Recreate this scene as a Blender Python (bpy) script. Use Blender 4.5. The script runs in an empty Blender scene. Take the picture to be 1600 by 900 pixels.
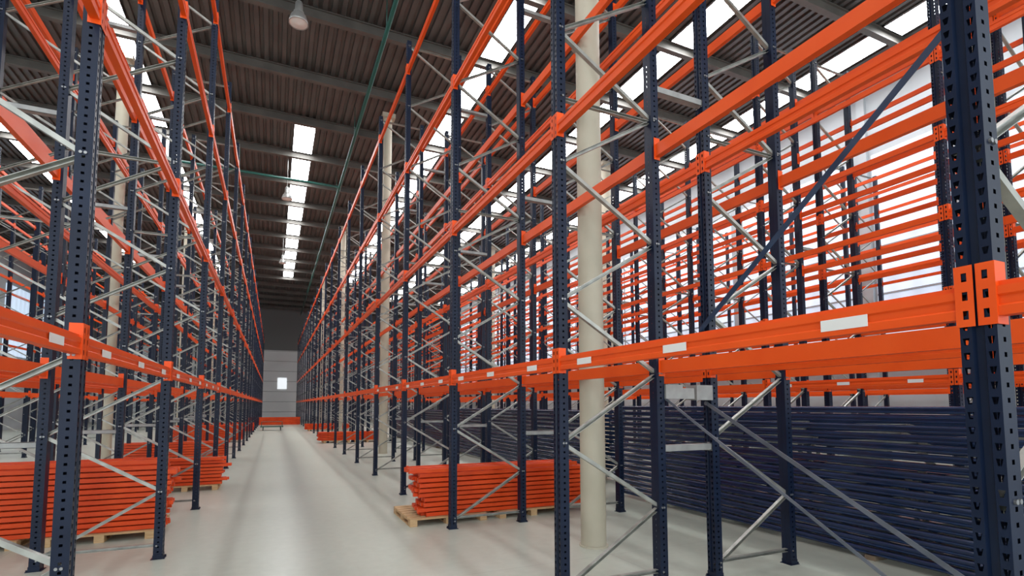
import bpy, math, random
import numpy as np
from mathutils import Vector, Matrix
random.seed(7)
scene=bpy.context.scene
col=scene.collection
# ---------------------------------------------------------------- constants
B=2.8; Y0=0.914; D=1.10; H=1.609
TOP=8.6
LEVELS=[1.96,3.99,6.06,8.0]
LEVELS_D=[1.96,3.05,4.15,5.25,6.35,7.45]
ROOF=12.2
XR1=2.156; XR2=XR1+D+.567; XR3=XR2+D+3.18; XR4=XR3+D+.567; XR5=XR4+D+3.18; XR6=XR5+D+.45
XL1=-1.026-D; XL2=XL1-.567-D; XL3=XL2-3.18-D; XL4=XL3-.567-D
YEND=60.5
# ---------------------------------------------------------------- materials
def mat(name,color,rough=.5,metal=0.,noise=None,nscale=8,stretch=None,spec=.5):
    m=bpy.data.materials.new(name); m.use_nodes=True
    nt=m.node_tree; b=nt.nodes['Principled BSDF']
    b.inputs['Base Color'].default_value=(*color,1); b.inputs['Roughness'].default_value=rough
    b.inputs['Metallic'].default_value=metal
    b.inputs['Specular IOR Level'].default_value=spec
    if noise:
        tc=nt.nodes.new('ShaderNodeTexCoord'); mp=nt.nodes.new('ShaderNodeMapping')
        if stretch: mp.inputs['Scale'].default_value=stretch
        n=nt.nodes.new('ShaderNodeTexNoise'); n.inputs['Scale'].default_value=nscale; n.inputs['Detail'].default_value=5
        nt.links.new(tc.outputs['Object'],mp.inputs['Vector']); nt.links.new(mp.outputs['Vector'],n.inputs['Vector'])
        r=nt.nodes.new('ShaderNodeValToRGB')
        r.color_ramp.elements[0].position=.35; r.color_ramp.elements[1].position=.7
        r.color_ramp.elements[0].color=(*color,1); r.color_ramp.elements[1].color=(*noise,1)
        nt.links.new(n.outputs['Fac'],r.inputs['Fac']); nt.links.new(r.outputs['Color'],b.inputs['Base Color'])
    return m
M_navy=mat('navy_paint',(.0035,.008,.024),.36,noise=(.006,.014,.038),nscale=3,spec=.28)
M_navy2=mat('navy_paint_gloss',(.005,.018,.062),.24,noise=(.009,.030,.098),nscale=3,spec=.7)
M_orange=mat('orange_paint',(.80,.080,.006),.40,noise=(.87,.105,.011),nscale=2,spec=.30)
M_orange2=mat('orange_paint_dusty',(.62,.052,.007),.42,noise=(.76,.082,.012),nscale=3,spec=.28)
M_galv=mat('galvanised_steel',(.30,.30,.27),.38,metal=.6,noise=(.44,.44,.40),nscale=9)
M_galv2=mat('galvanised_plate',(.27,.27,.26),.4,metal=.3,noise=(.36,.36,.345),nscale=9)
M_tie=mat('blue_grey_tie_steel',(.12,.14,.17),.4,metal=.4,noise=(.19,.21,.25),nscale=5)
M_tied=mat('dark_blue_tie_steel',(.015,.035,.075),.4,noise=(.025,.05,.10),nscale=5)
M_label=mat('white_label',(.80,.79,.75),.5)
M_wood=mat('pallet_wood',(.46,.28,.13),.7,noise=(.60,.41,.22),nscale=6,stretch=(1,8,8))
M_batten=mat('old_timber',(.16,.12,.08),.8,noise=(.24,.18,.12),nscale=6)
M_col=mat('column_paint',(.45,.41,.31),.55,noise=(.52,.475,.37),nscale=2)
M_green=mat('green_pipe_paint',(.01,.09,.07),.4)
M_deck=mat('roof_deck_metal',(.068,.065,.060),.42,metal=.2,noise=(.105,.10,.092),nscale=1.2)
M_rafter=mat('roof_beam_concrete',(.082,.076,.066),.6,noise=(.12,.11,.095),nscale=2)
M_wall=mat('wall_panel',(.38,.41,.43),.6,noise=(.44,.47,.49),nscale=.6)
M_wallend=mat('end_wall_panel',(.82,.83,.82),.6,noise=(.86,.87,.86),nscale=.6)
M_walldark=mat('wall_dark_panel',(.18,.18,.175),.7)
M_lampm=mat('lamp_metal',(.38,.38,.36),.35,metal=.4)
M_glass=mat('lamp_glass',(.8,.8,.75),.2)
M_rubber=mat('black_rubber',(.02,.02,.02),.7)
M_bolt=mat('bolt_steel',(.3,.3,.3),.4,metal=.8)
M_curb=mat('skylight_curb',(.3,.3,.3),.6)
def emis(name,c,s,lo=.75,sc=2.2,dir='X'):
    m=bpy.data.materials.new(name); m.use_nodes=True; nt=m.node_tree
    b=nt.nodes['Principled BSDF']; b.inputs['Base Color'].default_value=(.6,.6,.6,1)
    tc=nt.nodes.new('ShaderNodeTexCoord'); w=nt.nodes.new('ShaderNodeTexWave'); w.inputs['Scale'].default_value=sc
    w.bands_direction=dir
    mr=nt.nodes.new('ShaderNodeMapRange'); mr.inputs['To Min'].default_value=s*lo; mr.inputs['To Max'].default_value=s*1.05
    nt.links.new(tc.outputs['Object'],w.inputs['Vector']); nt.links.new(w.outputs['Fac'],mr.inputs['Value'])
    nt.links.new(mr.outputs['Result'],b.inputs['Emission Strength'])
    b.inputs['Emission Color'].default_value=(*c,1)
    return m
M_sky=emis('skylight_polycarbonate',(.96,.98,1),22.0)
M_skyfill=emis('skylight_fill_added',(.96,.98,1),14.0)  # weaker glow for the unseen roof panels added to brighten the near floor
M_win=emis('window_polycarbonate',(.54,.74,.96),.78,lo=.85,sc=.5,dir='Y')
M_winb=emis('window_bright',(.9,.96,1),.95)
# floor
def floor_mat():
    m=bpy.data.materials.new('polished_concrete'); m.use_nodes=True; nt=m.node_tree; b=nt.nodes['Principled BSDF']
    tc=nt.nodes.new('ShaderNodeTexCoord')
    n1=nt.nodes.new('ShaderNodeTexNoise'); n1.inputs['Scale'].default_value=.5; n1.inputs['Detail'].default_value=4; n1.inputs['Roughness'].default_value=.5
    n2=nt.nodes.new('ShaderNodeTexNoise'); n2.inputs['Scale'].default_value=9; n2.inputs['Detail'].default_value=8
    mx=nt.nodes.new('ShaderNodeMix'); mx.data_type='FLOAT'; mx.inputs['Factor'].default_value=.45
    r=nt.nodes.new('ShaderNodeValToRGB'); r.color_ramp.elements[0].position=.25; r.color_ramp.elements[1].position=.75
    r.color_ramp.elements[0].color=(.39,.41,.345,1); r.color_ramp.elements[1].color=(.52,.54,.465,1)
    br=nt.nodes.new('ShaderNodeTexBrick'); br.inputs['Scale'].default_value=1; br.inputs['Brick Width'].default_value=6; br.inputs['Row Height'].default_value=6
    br.offset=0; br.inputs['Mortar Size'].default_value=.004; br.inputs['Mortar Smooth'].default_value=.3
    br.inputs['Color1'].default_value=(1,1,1,1); br.inputs['Color2'].default_value=(1,1,1,1); br.inputs['Mortar'].default_value=(.75,.75,.75,1)
    mpb=nt.nodes.new('ShaderNodeMapping'); mpb.inputs['Location'].default_value=(-3.4,1.3,0)
    mul=nt.nodes.new('ShaderNodeMix'); mul.data_type='RGBA'; mul.blend_type='MULTIPLY'; mul.inputs['Factor'].default_value=1
    L=nt.links.new
    L(tc.outputs['Object'],n1.inputs['Vector']); L(tc.outputs['Object'],n2.inputs['Vector']); L(tc.outputs['Object'],mpb.inputs['Vector']); L(mpb.outputs['Vector'],br.inputs['Vector'])
    L(n1.outputs['Fac'],mx.inputs[2]); L(n2.outputs['Fac'],mx.inputs[3]); L(mx.outputs[0],r.inputs['Fac'])
    L(r.outputs['Color'],mul.inputs[6]); L(br.outputs['Color'],mul.inputs[7]); L(mul.outputs[2],b.inputs['Base Color'])
    mr=nt.nodes.new('ShaderNodeMapRange'); mr.inputs['To Min'].default_value=.24; mr.inputs['To Max'].default_value=.38
    L(mx.outputs[0],mr.inputs['Value']); L(mr.outputs['Result'],b.inputs['Roughness'])
    b.inputs['Specular IOR Level'].default_value=.45
    return m
M_floor=floor_mat()
# ---------------------------------------------------------------- mesh helpers
class MB:
    def __init__(s): s.v=[]; s.f=[]; s.m=[]
    def quad(s,a,b,c,d,mi=0):
        n=len(s.v); s.v+= [a,b,c,d]; s.f.append((n,n+1,n+2,n+3)); s.m.append(mi)
    def box(s,x0,y0,z0,x1,y1,z1,mi=0):
        n=len(s.v)
        s.v+=[(x0,y0,z0),(x1,y0,z0),(x1,y1,z0),(x0,y1,z0),(x0,y0,z1),(x1,y0,z1),(x1,y1,z1),(x0,y1,z1)]
        for f in ((0,3,2,1),(4,5,6,7),(0,1,5,4),(1,2,6,5),(2,3,7,6),(3,0,4,7)):
            s.f.append(tuple(n+i for i in f)); s.m.append(mi)
    def merge(s,o,M=None,mi=None):
        n=len(s.v)
        s.v+=[tuple(M@Vector(v)) if M else v for v in o.v]
        for f,k in zip(o.f,o.m): s.f.append(tuple(n+i for i in f)); s.m.append(k if mi is None else mi)
    def prism(s,p,q,prof,up=(0,0,1),mi=0,closed=True,caps=True):
        p=Vector(p);q=Vector(q);d=(q-p).normalized();u=Vector(up)
        a=d.cross(u).normalized(); b=a.cross(d).normalized()
        n=len(s.v);k=len(prof)
        for e in (p,q):
            for (x,y) in prof: s.v.append(tuple(e+a*x+b*y))
        for i in range(k if closed else k-1):
            j=(i+1)%k; s.f.append((n+i,n+j,n+k+j,n+k+i)); s.m.append(mi)
        if closed and caps:
            s.f.append(tuple(n+i for i in range(k))[::-1]); s.m.append(mi)
            s.f.append(tuple(n+k+i for i in range(k))); s.m.append(mi)
    def cyl(s,p,q,r,n=12,mi=0,r2=None):
        p=Vector(p);q=Vector(q);d=(q-p).normalized();u=Vector((0,0,1)) if abs(d.z)<.9 else Vector((1,0,0))
        a=d.cross(u).normalized();b=a.cross(d);r2=r if r2 is None else r2
        k=len(s.v)
        for e,rr in((p,r),(q,r2)):
            for i in range(n):
                t=2*math.pi*i/n; s.v.append(tuple(e+a*rr*math.cos(t)+b*rr*math.sin(t)))
        for i in range(n):
            j=(i+1)%n; s.f.append((k+i,k+j,k+n+j,k+n+i)); s.m.append(mi)
        s.f.append(tuple(k+i for i in range(n))[::-1]); s.m.append(mi)
        s.f.append(tuple(k+n+i for i in range(n))); s.m.append(mi)
    def lathe(s,prof,n=20,mi=0,c=(0,0)):
        k=len(s.v)
        for (r,z) in prof:
            for i in range(n):
                t=2*math.pi*i/n; s.v.append((c[0]+r*math.cos(t),c[1]+r*math.sin(t),z))
        for a in range(len(prof)-1):
            for i in range(n):
                j=(i+1)%n; s.f.append((k+a*n+i,k+a*n+j,k+(a+1)*n+j,k+(a+1)*n+i)); s.m.append(mi)
    def mesh(s,name,mats,smooth=False):
        me=bpy.data.meshes.new(name); me.from_pydata(s.v,[],s.f)
        for m in (mats if isinstance(mats,(list,tuple)) else [mats]): me.materials.append(m)
        me.polygons.foreach_set('material_index',s.m)
        if smooth: me.polygons.foreach_set('use_smooth',[True]*len(s.f))
        me.update(); return me
def mk(name,data,parent=None,loc=(0,0,0),rot=(0,0,0),label=None,cat=None,kind=None,group=None):
    o=bpy.data.objects.new(name,data); col.objects.link(o)
    o.location=loc; o.rotation_euler=rot
    if parent: o.parent=parent
    if label: o['label']=label
    if cat: o['category']=cat
    if kind: o['kind']=kind
    if group: o['group']=group
    return o
# ---------------------------------------------------------------- post
def post_mb(height=TOP,pitch=.05):
    mb=MB()
    P=[(.085,-.0006),(.085,-.05),(0,-.05),(0,-.017),(.013,-.011),(.013,.011),(0,.017),(0,.05),(.085,.05),(.085,.0006)]
    hole={1:'s',2:'f',6:'f',7:'s'}
    n=int(height/pitch)
    for i in range(len(P)-1):
        (x0,y0),(x1,y1)=P[i],P[i+1]
        L=lambda u:(x0+(x1-x0)*u,y0+(y1-y0)*u)
        if i not in hole:
            a=L(0);b=L(1); mb.quad((*a,0),(*b,0),(*b,height),(*a,height)); continue
        if hole[i]=='f': rows=[(0,.3,.72),(.013,.38,.66),(.037,.22,.80)]
        else: rows=[(0,.40,.60),(.018,.40,.60),(.034,.40,.60)]
        for k in range(n):
            for (dz,u1,u2) in rows:
                z=k*pitch+dz
                for u in (0,u1,u2,1):
                    p=L(u); mb.v.append((*p,z))
        base=len(mb.v)-n*3*4
        for u in (0,.3,.7,1): mb.v.append((*L(u),height))
        nr=n*3+1
        for r in range(nr-1):
            for c in range(3):
                if c==1 and r%3==1: continue
                q=base+r*4+c
                mb.f.append((q,q+1,q+5,q+4)); mb.m.append(0)
    return mb
PMB=post_mb()
def mirror(mb,x0):
    o=MB(); o.merge(mb,Matrix.Translation((x0,0,0))@Matrix.Rotation(math.pi,4,'Z')); return o
me_post=PMB.mesh('post',M_navy)
PR=MB()
pr=[(.085,-.034),(.022,-.036),(.010,-.034),(0,-.022),(0,-.010),(.014,-.005),(.014,.005),(0,.010),(0,.022),(.010,.034),(.022,.036),(.085,.034)]
PR.v=[(x,y,z) for z in (0,TOP) for x,y in pr]; n_=len(pr)
for i in range(n_):
    j=(i+1)%n_; PR.f.append((i,j,n_+j,n_+i)); PR.m.append(0)
PR.f.append(tuple(range(n_))[::-1]); PR.m.append(0); PR.f.append(tuple(range(n_,2*n_))); PR.m.append(0)
me_prail=PR.mesh('post_smooth',M_navy2)
cprof=[(-.018,-.014),(.018,-.014),(.018,-.011),(-.015,-.011),(-.015,.011),(.018,.011),(.018,.014),(-.018,.014)]
cprof=[(x*1.0,y*1.1) for x,y in cprof]
def brace_mb(x0,z0,x1,z1,bolts=True):
    mb=MB(); mb.prism((x0,0,z0),(x1,0,z1),[(a,b) for a,b in cprof],up=(0,0,1))
    if bolts:
        for x,z in((x0,z0),(x1,z1)): mb.cyl((x+(.012 if x0==x else -.012),-.058,z),(x+(.012 if x0==x else -.012),.058,z),.009,8,1)
    return mb
braces=[]
z=.10; up=True
XA,XB=.045,D-.045
while z<8.45:
    if up: braces.append((XA,z,XB,z+.6))
    else: braces.append((XB,z,XA,z+.6))
    z+=.6; up=not up
B_up=brace_mb(XA,0,XB,.6); B_dn=brace_mb(XB,0,XA,.6); B_h=brace_mb(XA,0,XB,0)
me_up=B_up.mesh('brace_up',[M_galv,M_bolt]); me_dn=B_dn.mesh('brace_dn',[M_galv,M_bolt]); me_h=B_h.mesh('brace_h',[M_galv,M_bolt])
FT=MB(); FT.box(-.022,-.062,0,.105,.062,.006); FT.box(-.004,-.053,.006,.0,.053,.05); FT.box(0,-.054,.006,.088,-.051,.045); FT.box(0,.051,.006,.088,.054,.045)
FT.cyl((-.013,.05,.006),(-.013,.05,.022),.008,8); FT.cyl((-.013,-.05,.006),(-.013,-.05,.022),.008,8)
me_foot=FT.mesh('foot_plate',M_navy)
HZ=[.14,4.28,8.5]
FM=MB(); FM.merge(PMB); FM.merge(mirror(PMB,D)); 
for i,(a,z0,b,z1) in enumerate(braces):
    FM.merge(B_up if a<b else B_dn,Matrix.Translation((0,0,z0)),1)
for h in HZ: FM.merge(B_h,Matrix.Translation((0,0,h)),1)
FM.merge(FT); FM.merge(mirror(FT,D))
me_frame=FM.mesh('upright_frame',[M_navy,M_galv])
BR=MB()
for (a,z0,b,z1) in braces: BR.merge(brace_mb(a+(.04 if a<b else -.04),z0,b-(.04 if a<b else -.04),z1,False))
me_bracing=BR.mesh('bracing',[M_galv])
FS=MB(); FS.merge(PR); FS.merge(mirror(PR,D)); FS.merge(BR,None,1); me_framesm=FS.mesh('upright_frame_smooth',[M_navy2,M_galv])
LAB_FRAME="navy blue perforated steel rack upright with galvanised bracing"
def frame_detailed(x,y):
    e=mk('upright_frame',None,loc=(x,y,0),label=LAB_FRAME,cat='rack upright',group='standing rack uprights')
    e.empty_display_size=.2
    mk('post',me_post,e); mk('post',me_post,e,loc=(D,0,0),rot=(0,0,math.pi))
    mk('foot_plate',me_foot,e); mk('foot_plate',me_foot,e,loc=(D,0,0),rot=(0,0,math.pi))
    for (a,z0,b,z1) in braces: mk('diagonal_brace',me_up if a<b else me_dn,e,loc=(0,0,z0))
    for h in HZ: mk('horizontal_brace',me_h,e,loc=(0,0,h))
    return e
# ---------------------------------------------------------------- camera
YAW=math.radians(23.653); PIT=math.radians(4.027)
cam_d=bpy.data.cameras.new('camera'); cam=mk('camera',cam_d,loc=(0,0,H))
cam.rotation_mode='XYZ'; cam.rotation_euler=(math.pi/2+PIT,0,-YAW)
cam_d.lens=18.0; cam_d.sensor_width=36; cam_d.shift_x=21.58/1600; cam_d.shift_y=127.24/1600
cam_d.clip_end=300; cam_d.clip_start=.05
scene.camera=cam
def proj(X,Y,Z):
    Z-=H; xc=X*math.cos(YAW)-Y*math.sin(YAW); zc=X*math.sin(YAW)+Y*math.cos(YAW)
    yc=Z*math.cos(PIT)-zc*math.sin(PIT); zz=zc*math.cos(PIT)+Z*math.sin(PIT)
    if zz<.05: return None
    return 778.4+800*xc/zz, 577.2-800*yc/zz, zz
def inview(X,Y,Z,m=60):
    p=proj(X,Y,Z); return p is not None and -m<p[0]<1600+m and -m<p[1]<900+m
# ---------------------------------------------------------------- rack rows
rows=[(XR1,-1,20),(XR2,-1,20),(XR3,0,20),(XR4,0,20),(XR5,0,20),(XR6,2,20),(XL1,0,20),(XL2,1,20),(XL3,4,20),(XL4,5,20)]
for x,k0,k1 in rows:
    for k in range(k0,k1+1):
        y=Y0+B*k
        if x in (XR1,XR2,XL1,XL2) and y<17: frame_detailed(x,y)
        else:
            mk('upright_frame',me_frame,loc=(x,y,0),label=LAB_FRAME,cat='rack upright',group='standing rack uprights')
# ---------------------------------------------------------------- rack beam
def beam_body(h=.115,w=.05,L=B-.108,y0=.054):
    mb=MB(); a=h/2
    prof=[(0,-a),(w,-a),(w,a),(.014,a),(.014,a-.018),(0,a-.018),(0,a-.045),(.008,a-.052),(.008,-a+.038),(0,-a+.031)]
    if h<.1: prof=[(0,-a),(w,-a),(w,a),(.010,a),(.010,a-.014),(0,a-.014)]
    n=len(prof)
    for y in (y0,y0+L):
        for (x,z) in prof: mb.v.append((x,y,z))
    for i in range(n):
        j=(i+1)%n; mb.f.append((i,j,n+j,n+i)); mb.m.append(0)
    mb.f.append(tuple(range(n))[::-1]); mb.m.append(0); mb.f.append(tuple(range(n,2*n))); mb.m.append(0)
    return mb
def connector(sgn=1):
    mb=MB(); z0,z1=-.085,.125
    us=[.006,.020,.036,.054]; zs=[z0]
    slots=[(-.060,-.030),(.005,.035),(.070,.100)]
    for a,b in slots: zs+=[a,b]
    zs.append(z1)
    for r in range(len(zs)-1):
        for c in range(3):
            if c==1 and r%2==1: continue
            for xx in (-.006,-.003):
                mb.quad((xx,sgn*us[c],zs[r]),(xx,sgn*us[c+1],zs[r]),(xx,sgn*us[c+1],zs[r+1]),(xx,sgn*us[c],zs[r+1]))
    ya,yb=sorted((sgn*.0525,sgn*.0555)); mb.box(-.006,ya,z0,.062,yb,z1)
    mb.box(-.006,min(sgn*.004,sgn*.0055),z0,-.003,max(sgn*.004,sgn*.0065),z1)
    return mb
BB=beam_body(); CN=connector(1); CF=MB(); CF.merge(connector(-1),Matrix.Translation((0,B,0)))
me_bb=BB.mesh('rack_beam',M_orange); me_cn=CN.mesh('connector_near',M_orange); me_cf=CF.mesh('connector_far',M_orange)
LBm=MB(); LBm.box(-.002,-.095,-.024,.0005,.095,.024); me_lab=LBm.mesh('label_plate',M_label)
BF=MB(); BF.merge(BB); BF.merge(CN); BF.merge(CF); me_beam=BF.mesh('rack_beam_full',M_orange)
BT=MB(); BT.merge(beam_body(h=.088,w=.045)); BT.merge(CN); BT.merge(CF); me_thin=BT.mesh('rack_beam_thin',M_orange)
LOW=MB(); LOW.box(0,.05,-.055,.05,B-.05,.055); LOW.box(-.006,.006,-.085,.02,.055,.125); LOW.box(-.006,B-.055,-.085,.02,B-.006,.125)
LOWT=MB(); LOWT.box(0,.05,-.042,.045,B-.05,.042); LOWT.box(-.006,.006,-.085,.02,.055,.105); LOWT.box(-.006,B-.055,-.085,.02,B-.006,.105)
beams=[]
FARROWS=(XR3,XR4,XR5,XR6,XL3,XL4)
for x,k0,k1 in rows:
    for k in range(k0,k1):
        for li,zl in enumerate(LEVELS_D if x in FARROWS[:4] else LEVELS):
            for side in (0,1):
                yc=Y0+B*k
                X=x+(D if side else 0)
                vis=any(inview(X,yc+t*B,zl) for t in (0,.25,.5,.75,1))
                if not vis: continue
                zz=max(.6,min((proj(X,yc+t*B,zl) or (0,0,99))[2] for t in (0,.25,.5,.75,1)))
                beams.append((zz+(3 if x in FARROWS else 0),X,yc,zl,side,li,x))
beams.sort()
NIND=150
LAB_B="orange steel box beam hooked between navy rack uprights"
LAB_BL="orange steel box beam with blank white location labels"
for i,(zz,X,yc,zl,side,li,x) in enumerate(beams[:NIND]):
    loc=(X,yc+(B if side else 0),zl); rot=(0,0,math.pi if side else 0)
    labels=(li==0 and ((x in(XR1,XR3) and side==0) or (x in(XL1,XL3) and side==1)))
    if i<80 or labels:
        o=mk('rack_beam',me_bb,loc=loc,rot=rot,label=LAB_BL if labels else LAB_B,cat='rack beam',group='installed rack beams')
        mk('connector',me_cn,o); mk('connector',me_cf,o)
        if labels:
            for yy in (.44,1.42,2.38): 
                if side: yy=B-yy
                mk('label_plate',me_lab,o,loc=(0,yy,-.012),label='blank white label')
    else:
        mk('rack_beam',me_thin if x in FARROWS else me_beam,loc=loc,rot=rot,label=LAB_B,cat='rack beam',group='installed rack beams')
def bake(items,low,name,m,**kw):
    V=np.array(low.v); F=np.array(low.f); vs=[];fs=[];n=0
    for (loc,rz) in items:
        c,s=math.cos(rz),math.sin(rz)
        W=np.empty_like(V); W[:,0]=V[:,0]*c-V[:,1]*s+loc[0]; W[:,1]=V[:,0]*s+V[:,1]*c+loc[1]; W[:,2]=V[:,2]+loc[2]
        vs.append(W); fs.append(F+n); n+=len(V)
    me=bpy.data.meshes.new(name); me.from_pydata(np.vstack(vs).tolist(),[],np.vstack(fs).tolist()); me.materials.append(m); me.update()
    return mk(name,me,**kw)
for far_ in (False,True):
    bake([((X,yc+(B if side else 0),zl),math.pi if side else 0) for (zz,X,yc,zl,side,li,x) in beams[NIND:] if (x in FARROWS)==far_],LOWT if far_ else LOW,'rack_beam',M_orange,
     label='many distant orange rack beams in the racks beyond' if far_ else 'many distant orange rack beams running along the aisle',cat='rack beam',kind='stuff')
# ---------------------------------------------------------------- row spacers
SP=MB(); g=.567
SP.box(-.0,-.035,-.028,g,-.031,.028); SP.box(-.0,-.035,.024,g,.035,.028); SP.box(-.0,-.035,-.028,g,.035,-.024)
SP.box(-.004,-.045,-.04,0,.045,.04); SP.box(g,-.045,-.04,g+.004,.045,.04)
me_sp=SP.mesh('row_spacer',M_galv2)
for xs,ks in ((XR1+D,range(0,12)),(XL2+D,range(1,12)),(XR3+D,range(1,8))):
    for k in ks:
        for zz in (1.22,4.62,7.5):
            if inview(xs+.3,Y0+B*k,zz): mk('row_spacer',me_sp,loc=(xs,Y0+B*k-.0,zz),label='grey steel spacer joining back-to-back racks',cat='rack spacer',group='row spacers')
def rod(name,p,q,m,label,w=.035):
    mb=MB(); mb.prism(p,q,[(-.003,-w/2),(.003,-w/2),(.003,w/2),(-.003,w/2)])
    mb.cyl(Vector(p)+Vector((-.01,0,0)),Vector(p)+Vector((.01,0,0)),.02,8); mb.cyl(Vector(q)+Vector((-.01,0,0)),Vector(q)+Vector((.01,0,0)),.02,8)
    mk(name,mb.mesh(name,m),label=label,cat='cross brace')
rod('cross_brace',(XR2-.012,Y0+B,1.63),(XR2-.012,Y0,.12),M_tie,'thin flat blue-grey steel tie brace crossing between uprights',.034)
rod('cross_brace',(XR1+D+.012,Y0+B,1.70),(XR1+D+.012,Y0,.05),M_tie,'thin flat blue-grey steel tie brace crossing between uprights',.022)
rod('cross_brace',(XR2-.03,Y0+B+.02,2.35),(XR2-.03,Y0,4.55),M_tied,'dark blue steel tie brace running diagonally between uprights',.05)
bx=MB(); bx.box(0,-.07,0,.20,.07,.13); bx.box(.21,-.05,.0,.36,.05,.10); bx.box(.37,-.07,-.01,.567,.07,.13)
mk('steel_bracket',bx.mesh('steel_bracket',M_galv2),loc=(XR1+D,Y0+B,1.67),label='grey galvanised bracket block between two uprights',cat='bracket')
# ---------------------------------------------------------------- stacks of uprights on the floor
def lying(x,y,z,det):
    rot=(-math.pi/2,0,0); lab='navy steel upright lying flat in a tall stack'
    if det:
        e=mk('upright_frame',None,loc=(x,y,z),rot=rot,label=lab,cat='rack upright',group='stacked rack uprights')
        mk('post',me_prail,e); mk('post',me_prail,e,loc=(D,0,0),rot=(0,0,math.pi)); mk('bracing',me_bracing,e)
    else: mk('upright_frame',me_framesm,loc=(x,y,z),rot=rot,label=lab,cat='rack upright',group='stacked rack uprights')
bat=MB(); bat.box(0,-.05,0,1.15,.05,.05); me_bat=bat.mesh('timber_batten',M_batten)
XP=5.74
for (ys,n,det) in ((-.75,17,True),(8.9,16,False),(18.2,15,False)):
    for yy in (.8,4.2,7.6): mk('timber_batten',me_bat,loc=(XP-.0,ys+yy,0),label='timber batten under stacked uprights',cat='batten',group='timber battens')
    for i in range(n):
        lying(XP+random.uniform(-.008,.008),ys+random.uniform(-.12,.12),.09+i*.092,det)
# ---------------------------------------------------------------- pallets and beam stacks
def pallet(L=1.2,W=.8):
    mb=MB()
    for i in range(7): 
        yy=i*(L-.1)/6; mb.box(0,yy,.082,W,yy+.1,.10)
    for xx in (0,W/2-.05,W-.1):
        mb.box(xx,0,.065,xx+.1,L,.082); mb.box(xx,0,0,xx+.1,L,.018)
        for yy in (0,L/2-.06,L-.12): mb.box(xx,yy,.018,xx+.1,yy+.12,.065)
    return mb
PL=pallet(L=1.0,W=1.1); me_pal=PL.mesh('wooden_pallet',M_wood)
SB=beam_body(h=.048,w=.055,L=2.62,y0=0); me_sb=SB.mesh('rack_beam_stacked',M_orange2)
SC=MB(); SC.box(-.004,-.005,-.030,.058,0,.030); SC.box(-.008,-.005,-.030,-.004,.035,.030); me_sc=SC.mesh('connector_stacked',M_orange2)
def beamstack(x,y,nl,na,group,z0=.10,skew=0.,pitchy=.082):
    for l in range(nl):
        jx=random.uniform(-.08,.08)+skew*(nl-1-l); jy=random.uniform(-.02,.02)
        for a in range(na):
            xx=x+jx+random.uniform(-.04,.04); yy=y+jy+a*pitchy+random.uniform(-.006,.006)
            zz=z0+.030+l*.0655
            if l==nl-1 and random.random()<.3 and a>0: continue
            o=mk('rack_beam',me_sb,loc=(xx,yy+.055,zz),rot=(0,random.uniform(-.02,.02),-math.pi/2+random.uniform(-.005,.005)),label='orange steel beam lying in a stack on a pallet',cat='rack beam',group=group)
            if a<1 or l==nl-1:
                mk('connector',me_sc,o); mk('connector',me_sc,o,loc=(0,2.62,0),rot=(math.pi,0,0))
def place_stack(x,y,nl,na,group,skew=0.,pdx=.12):
    for px in (x+pdx,x+pdx+1.3): mk('wooden_pallet',me_pal,loc=(px,y-.06,0),label='light wooden pallet carrying orange beams',cat='pallet',group='wooden pallets')
    beamstack(x,y,nl,na,group,skew=skew)
place_stack(1.80,6.85,10,6,'orange beams stacked beside round column',skew=.015,pdx=-.10)
place_stack(-3.80,7.55,13,5,'orange beams stacked under racking')
place_stack(-3.45,11.3,8,3,'orange beams stacked further along racking')
far=[]
LS=MB(); LS.box(0,0,-.030,.055,2.62,.030)
for (x,y,nl,na) in ((1.85,23.2,5,8),(-3.85,25.4,9,8),(-3.7,33.6,7,8),(1.9,34.3,5,8),(-3.9,17.6,6,6)):
    for l in range(nl):
        for a in range(na): far.append(((x+random.uniform(-.08,.08),y+a*.078+.055,.14+l*.0725),-math.pi/2))
    for px in (x+.15,x+1.45): mk('wooden_pallet',me_pal,loc=(px,y-.04,0),label='light wooden pallet carrying orange beams',cat='pallet',group='wooden pallets')
bake(far,LS,'rack_beam',M_orange2,label='distant stacks of orange beams on floor pallets',cat='rack beam',kind='stuff')
far=[]
for l in range(7):
    for a in range(6): far.append(((-1.9+random.uniform(-.03,.03),46.9+a*.08,.05+l*.09),-math.pi/2))
LX=MB(); LX.box(0,0,-.040,.055,4.0,.040)
bake(far,LX,'rack_beam',M_orange2,label='orange beams stacked across the end of the aisle',cat='rack beam',kind='stuff')
# trolley
tr=mk('flatbed_trolley',None,loc=(-.05,36.5,0),label='low dark green flatbed trolley parked in the aisle',cat='trolley')
t=MB(); t.box(-.65,-.4,.22,.65,.4,.27); t.box(-.67,-.42,.2,-.63,.42,.29); t.box(.63,-.42,.2,.67,.42,.29); mk('deck',t.mesh('deck',M_green),tr)
t=MB(); t.cyl((-.62,.38,.27),(-.62,.38,.55),.018); t.cyl((.62,.38,.27),(.62,.38,.55),.018); t.cyl((-.62,.38,.55),(.62,.38,.55),.018); mk('handle',t.mesh('handle',M_green),tr)
t=MB(); t.cyl((-.02,0,.1),(.02,0,.1),.1,16); t.box(-.03,-.03,.1,.03,.03,.21); me_w=t.mesh('wheel',M_rubber)
for a in(-.52,.52):
    for b in(-.3,.3): mk('wheel',me_w,tr,loc=(a,b,0))
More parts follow.
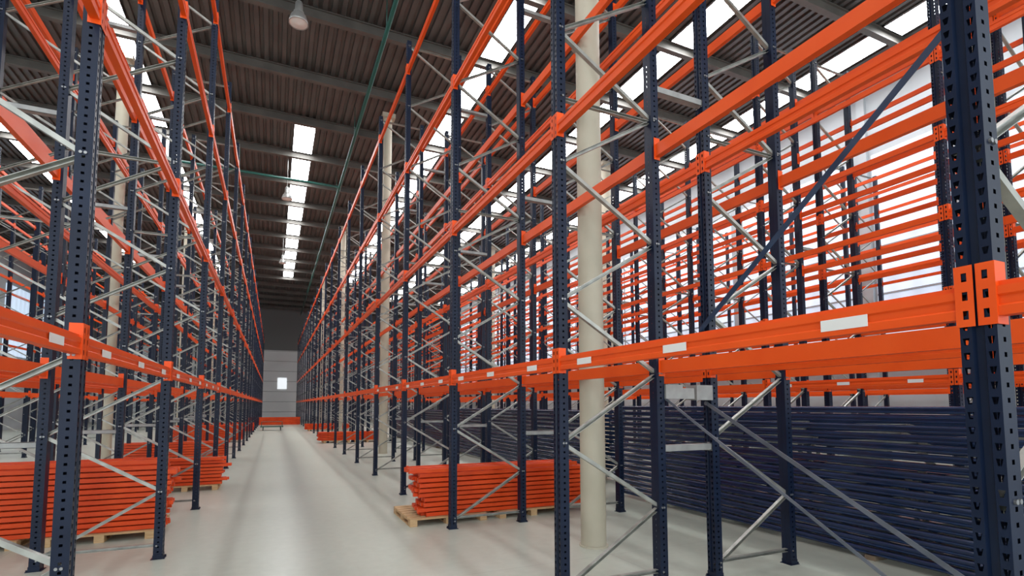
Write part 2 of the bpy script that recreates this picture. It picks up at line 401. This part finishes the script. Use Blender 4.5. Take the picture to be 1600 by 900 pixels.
# ---------------------------------------------------------------- columns
def column(x,y,r):
    e=mk('round_column',None,loc=(x,y,0),label='round beige concrete column rising to the roof',cat='column',group='beige columns')
    mb=MB(); mb.lathe([(r,0),(r,ROOF-.55)],28); mk('shaft',mb.mesh('shaft',M_col,True),e)
    mb=MB(); mb.lathe([(r+.002,0),(r+.02,0.0),(r+.02,.02),(r+.002,.02)],28); mk('base_ring',mb.mesh('base_ring',M_col),e)
    mb=MB(); mb.box(-r-.08,-r-.08,ROOF-.55,r+.08,r+.08,ROOF-.40); mk('cap_plate',mb.mesh('cap_plate',M_col),e)
for yy in (5.07,17.5,29.9,42.3): column(3.42,yy,.145)
for yy in (17.5,29.9,42.3): column(-4.26,yy,.16)
for yy in (5.07,17.5,29.9): column(12.6,yy,.25)
# ---------------------------------------------------------------- room shell
YB=-7; XW=17.6; XLW=-16
mb=MB(); mb.box(XLW,YB,-.1,XW,YEND,0); mk('floor',mb.mesh('floor',M_floor),kind='structure')
mb=MB()
x=XLW; p=.24
while x<XW:
    pts=[(x,0),(x+.08,0),(x+.10,-.06),(x+.22,-.06),(x+.24,0)]
    for i in range(4):
        (a,za),(b,zb)=pts[i],pts[i+1]
        mb.quad((a,YB,ROOF+za),(a,YEND,ROOF+za),(b,YEND,ROOF+zb),(b,YB,ROOF+zb))
    x+=p
mb.box(XLW,YB,ROOF+.01,XW,YEND,ROOF+.06)
mk('ceiling',mb.mesh('ceiling',M_deck),kind='structure')
mb=MB(); mb.box(XW,YB,0,XW+.2,YEND,ROOF)
for i in range(14): mb.box(XW-.12,YB+2+i*5,0,XW,YB+2.25+i*5,ROOF)
mk('wall_right',mb.mesh('wall_right',M_wall),kind='structure')
mb=MB(); mb.box(XLW-.2,YB,0,XLW,YEND,ROOF); mk('wall_left',mb.mesh('wall_left',M_wall),kind='structure')
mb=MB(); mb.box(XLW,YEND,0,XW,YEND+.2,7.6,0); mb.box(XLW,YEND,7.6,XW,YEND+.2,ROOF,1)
for i in range(7): mb.box(XLW,YEND-.02,1.1*i+.9,XW,YEND,1.1*i+.93,1)
mk('wall_end',mb.mesh('wall_end',[M_wallend,M_walldark]),kind='structure')
wn=1
def window(x0,y0,z0,x1,y1,z1,m,down=False):
    global wn
    b=MB(); b.box(x0,y0,z0,x1,y1,z1)
    if down: b.m=[0,1,1,1,1,1]
    mk('window_%d'%wn,b.mesh('window',[m,M_curb]),kind='structure'); wn+=1
M_mull=mat('window_mullion',(.35,.38,.40),.5)
tn=1
for i in range(11):
    y=YB+2.4+i*5
    if y>2:
        window(XW-.05,y+.1,3.6,XW-.01,y+4.5,9.7,M_win)
        b=MB()
        for q in range(1,4): b.box(XW-.09,y+.1,3.6+q*1.52-.03,XW-.05,y+4.5,3.6+q*1.52+.03)
        b.box(XW-.09,y+2.27,3.6,XW-.05,y+2.33,9.7)
        mk('trim_%d'%tn,b.mesh('mullion',M_mull),kind='structure'); tn+=1
window(.35,YEND-.06,3.4,1.25,YEND-.02,4.6,M_winb)
for i in range(10): window(XLW+.01,4+i*5.5,4.9,XLW+.05,8.5+i*5.5,9.5,M_win)
PY=[20.8+2.8*i for i in range(-9,14)]
strips=[(.8,20,44,.36),(.8,-5,8,.45),(-4.3,-5,8,.45),(5.75,8,46,.34),(10.6,2,50,.40),(15.6,2,50,.40),(-4.3,12,46,.34),(-9.5,12,46,.34)]  # short strips around the camera are added out of view as foreground fill light
for (sx,a,b,hw) in strips:
    for y in PY:
        if a<y<b: window(sx-hw,y-1.25,ROOF-.14,sx+hw,y+1.25,ROOF-.08,M_skyfill if b==8 else M_sky,True)
for y in PY:
    yy=y+1.4
    if yy>YEND-1: continue
    b=MB(); b.box(XLW,yy-.08,ROOF-.36,XW,yy+.08,ROOF-.32); b.box(XLW,yy-.03,ROOF-.32,XW,yy+.03,ROOF-.10); b.box(XLW,yy-.08,ROOF-.10,XW,yy+.08,ROOF-.07)
    mk('trim_%d'%tn,b.mesh('trim',M_rafter),kind='structure'); tn+=1
# ---------------------------------------------------------------- pipes
b=MB(); b.cyl((2.35,-4,11.0),(2.35,56,11.0),.055,12)
for y in PY[::2]: b.cyl((2.35,y,11.0),(2.35,y,ROOF-.02),.012,6)
mk('sprinkler_pipe',b.mesh('sprinkler_pipe',M_green,True),label='dark green pipe hung under the roof along the aisle',cat='pipe')
b=MB(); b.cyl((-4.5,22.2,10.9),(2.3,22.2,10.9),.05,12)
for x in (-4,-1.5,1): b.cyl((x,22.2,10.9),(x,22.2,ROOF-.35),.012,6)
mk('sprinkler_pipe',b.mesh('sprinkler_pipe',M_green,True),label='dark green pipe crossing under the roof',cat='pipe')
# ---------------------------------------------------------------- lamps
def lamp(x,y,z):
    e=mk('high_bay_lamp',None,loc=(x,y,z),label='grey bell-shaped high bay lamp hanging from roof',cat='ceiling lamp',group='high bay lamps')
    s=.88
    b=MB(); b.lathe([(.0,.50),(.09*s,.50),(.10*s,.32),(.13*s,.28),(.13*s,.24)],20); mk('housing',b.mesh('housing',M_lampm,True),e)
    b=MB(); b.lathe([(.11*s,.25),(.19*s,.18),(.235*s,.05),(.24*s,0),(.225*s,0),(.18*s,.17),(.10*s,.24)],24); mk('reflector',b.mesh('reflector',M_lampm,True),e)
    b=MB(); b.lathe([(0,-.03),(.12*s,-.01),(.22*s,.01)],20); mk('lens',b.mesh('lens',M_glass,True),e)
    b=MB(); b.cyl((0,0,.5),(0,0,ROOF-.02-z),.012,8); b.box(-.05,-.02,.49,.05,.02,.55); mk('hanger',b.mesh('hanger',M_lampm),e)
lamp(.28,12.0,10.3); lamp(.28,22.9,10.3); lamp(.28,33.6,10.3)
# ---------------------------------------------------------------- world
w=bpy.data.worlds.new('world'); scene.world=w; w.use_nodes=True
w.node_tree.nodes['Background'].inputs[0].default_value=(.88,.95,1,1); w.node_tree.nodes['Background'].inputs[1].default_value=2.6
scene.view_settings.view_transform='Standard'
scene.view_settings.look='None'
print('beams',len(beams))
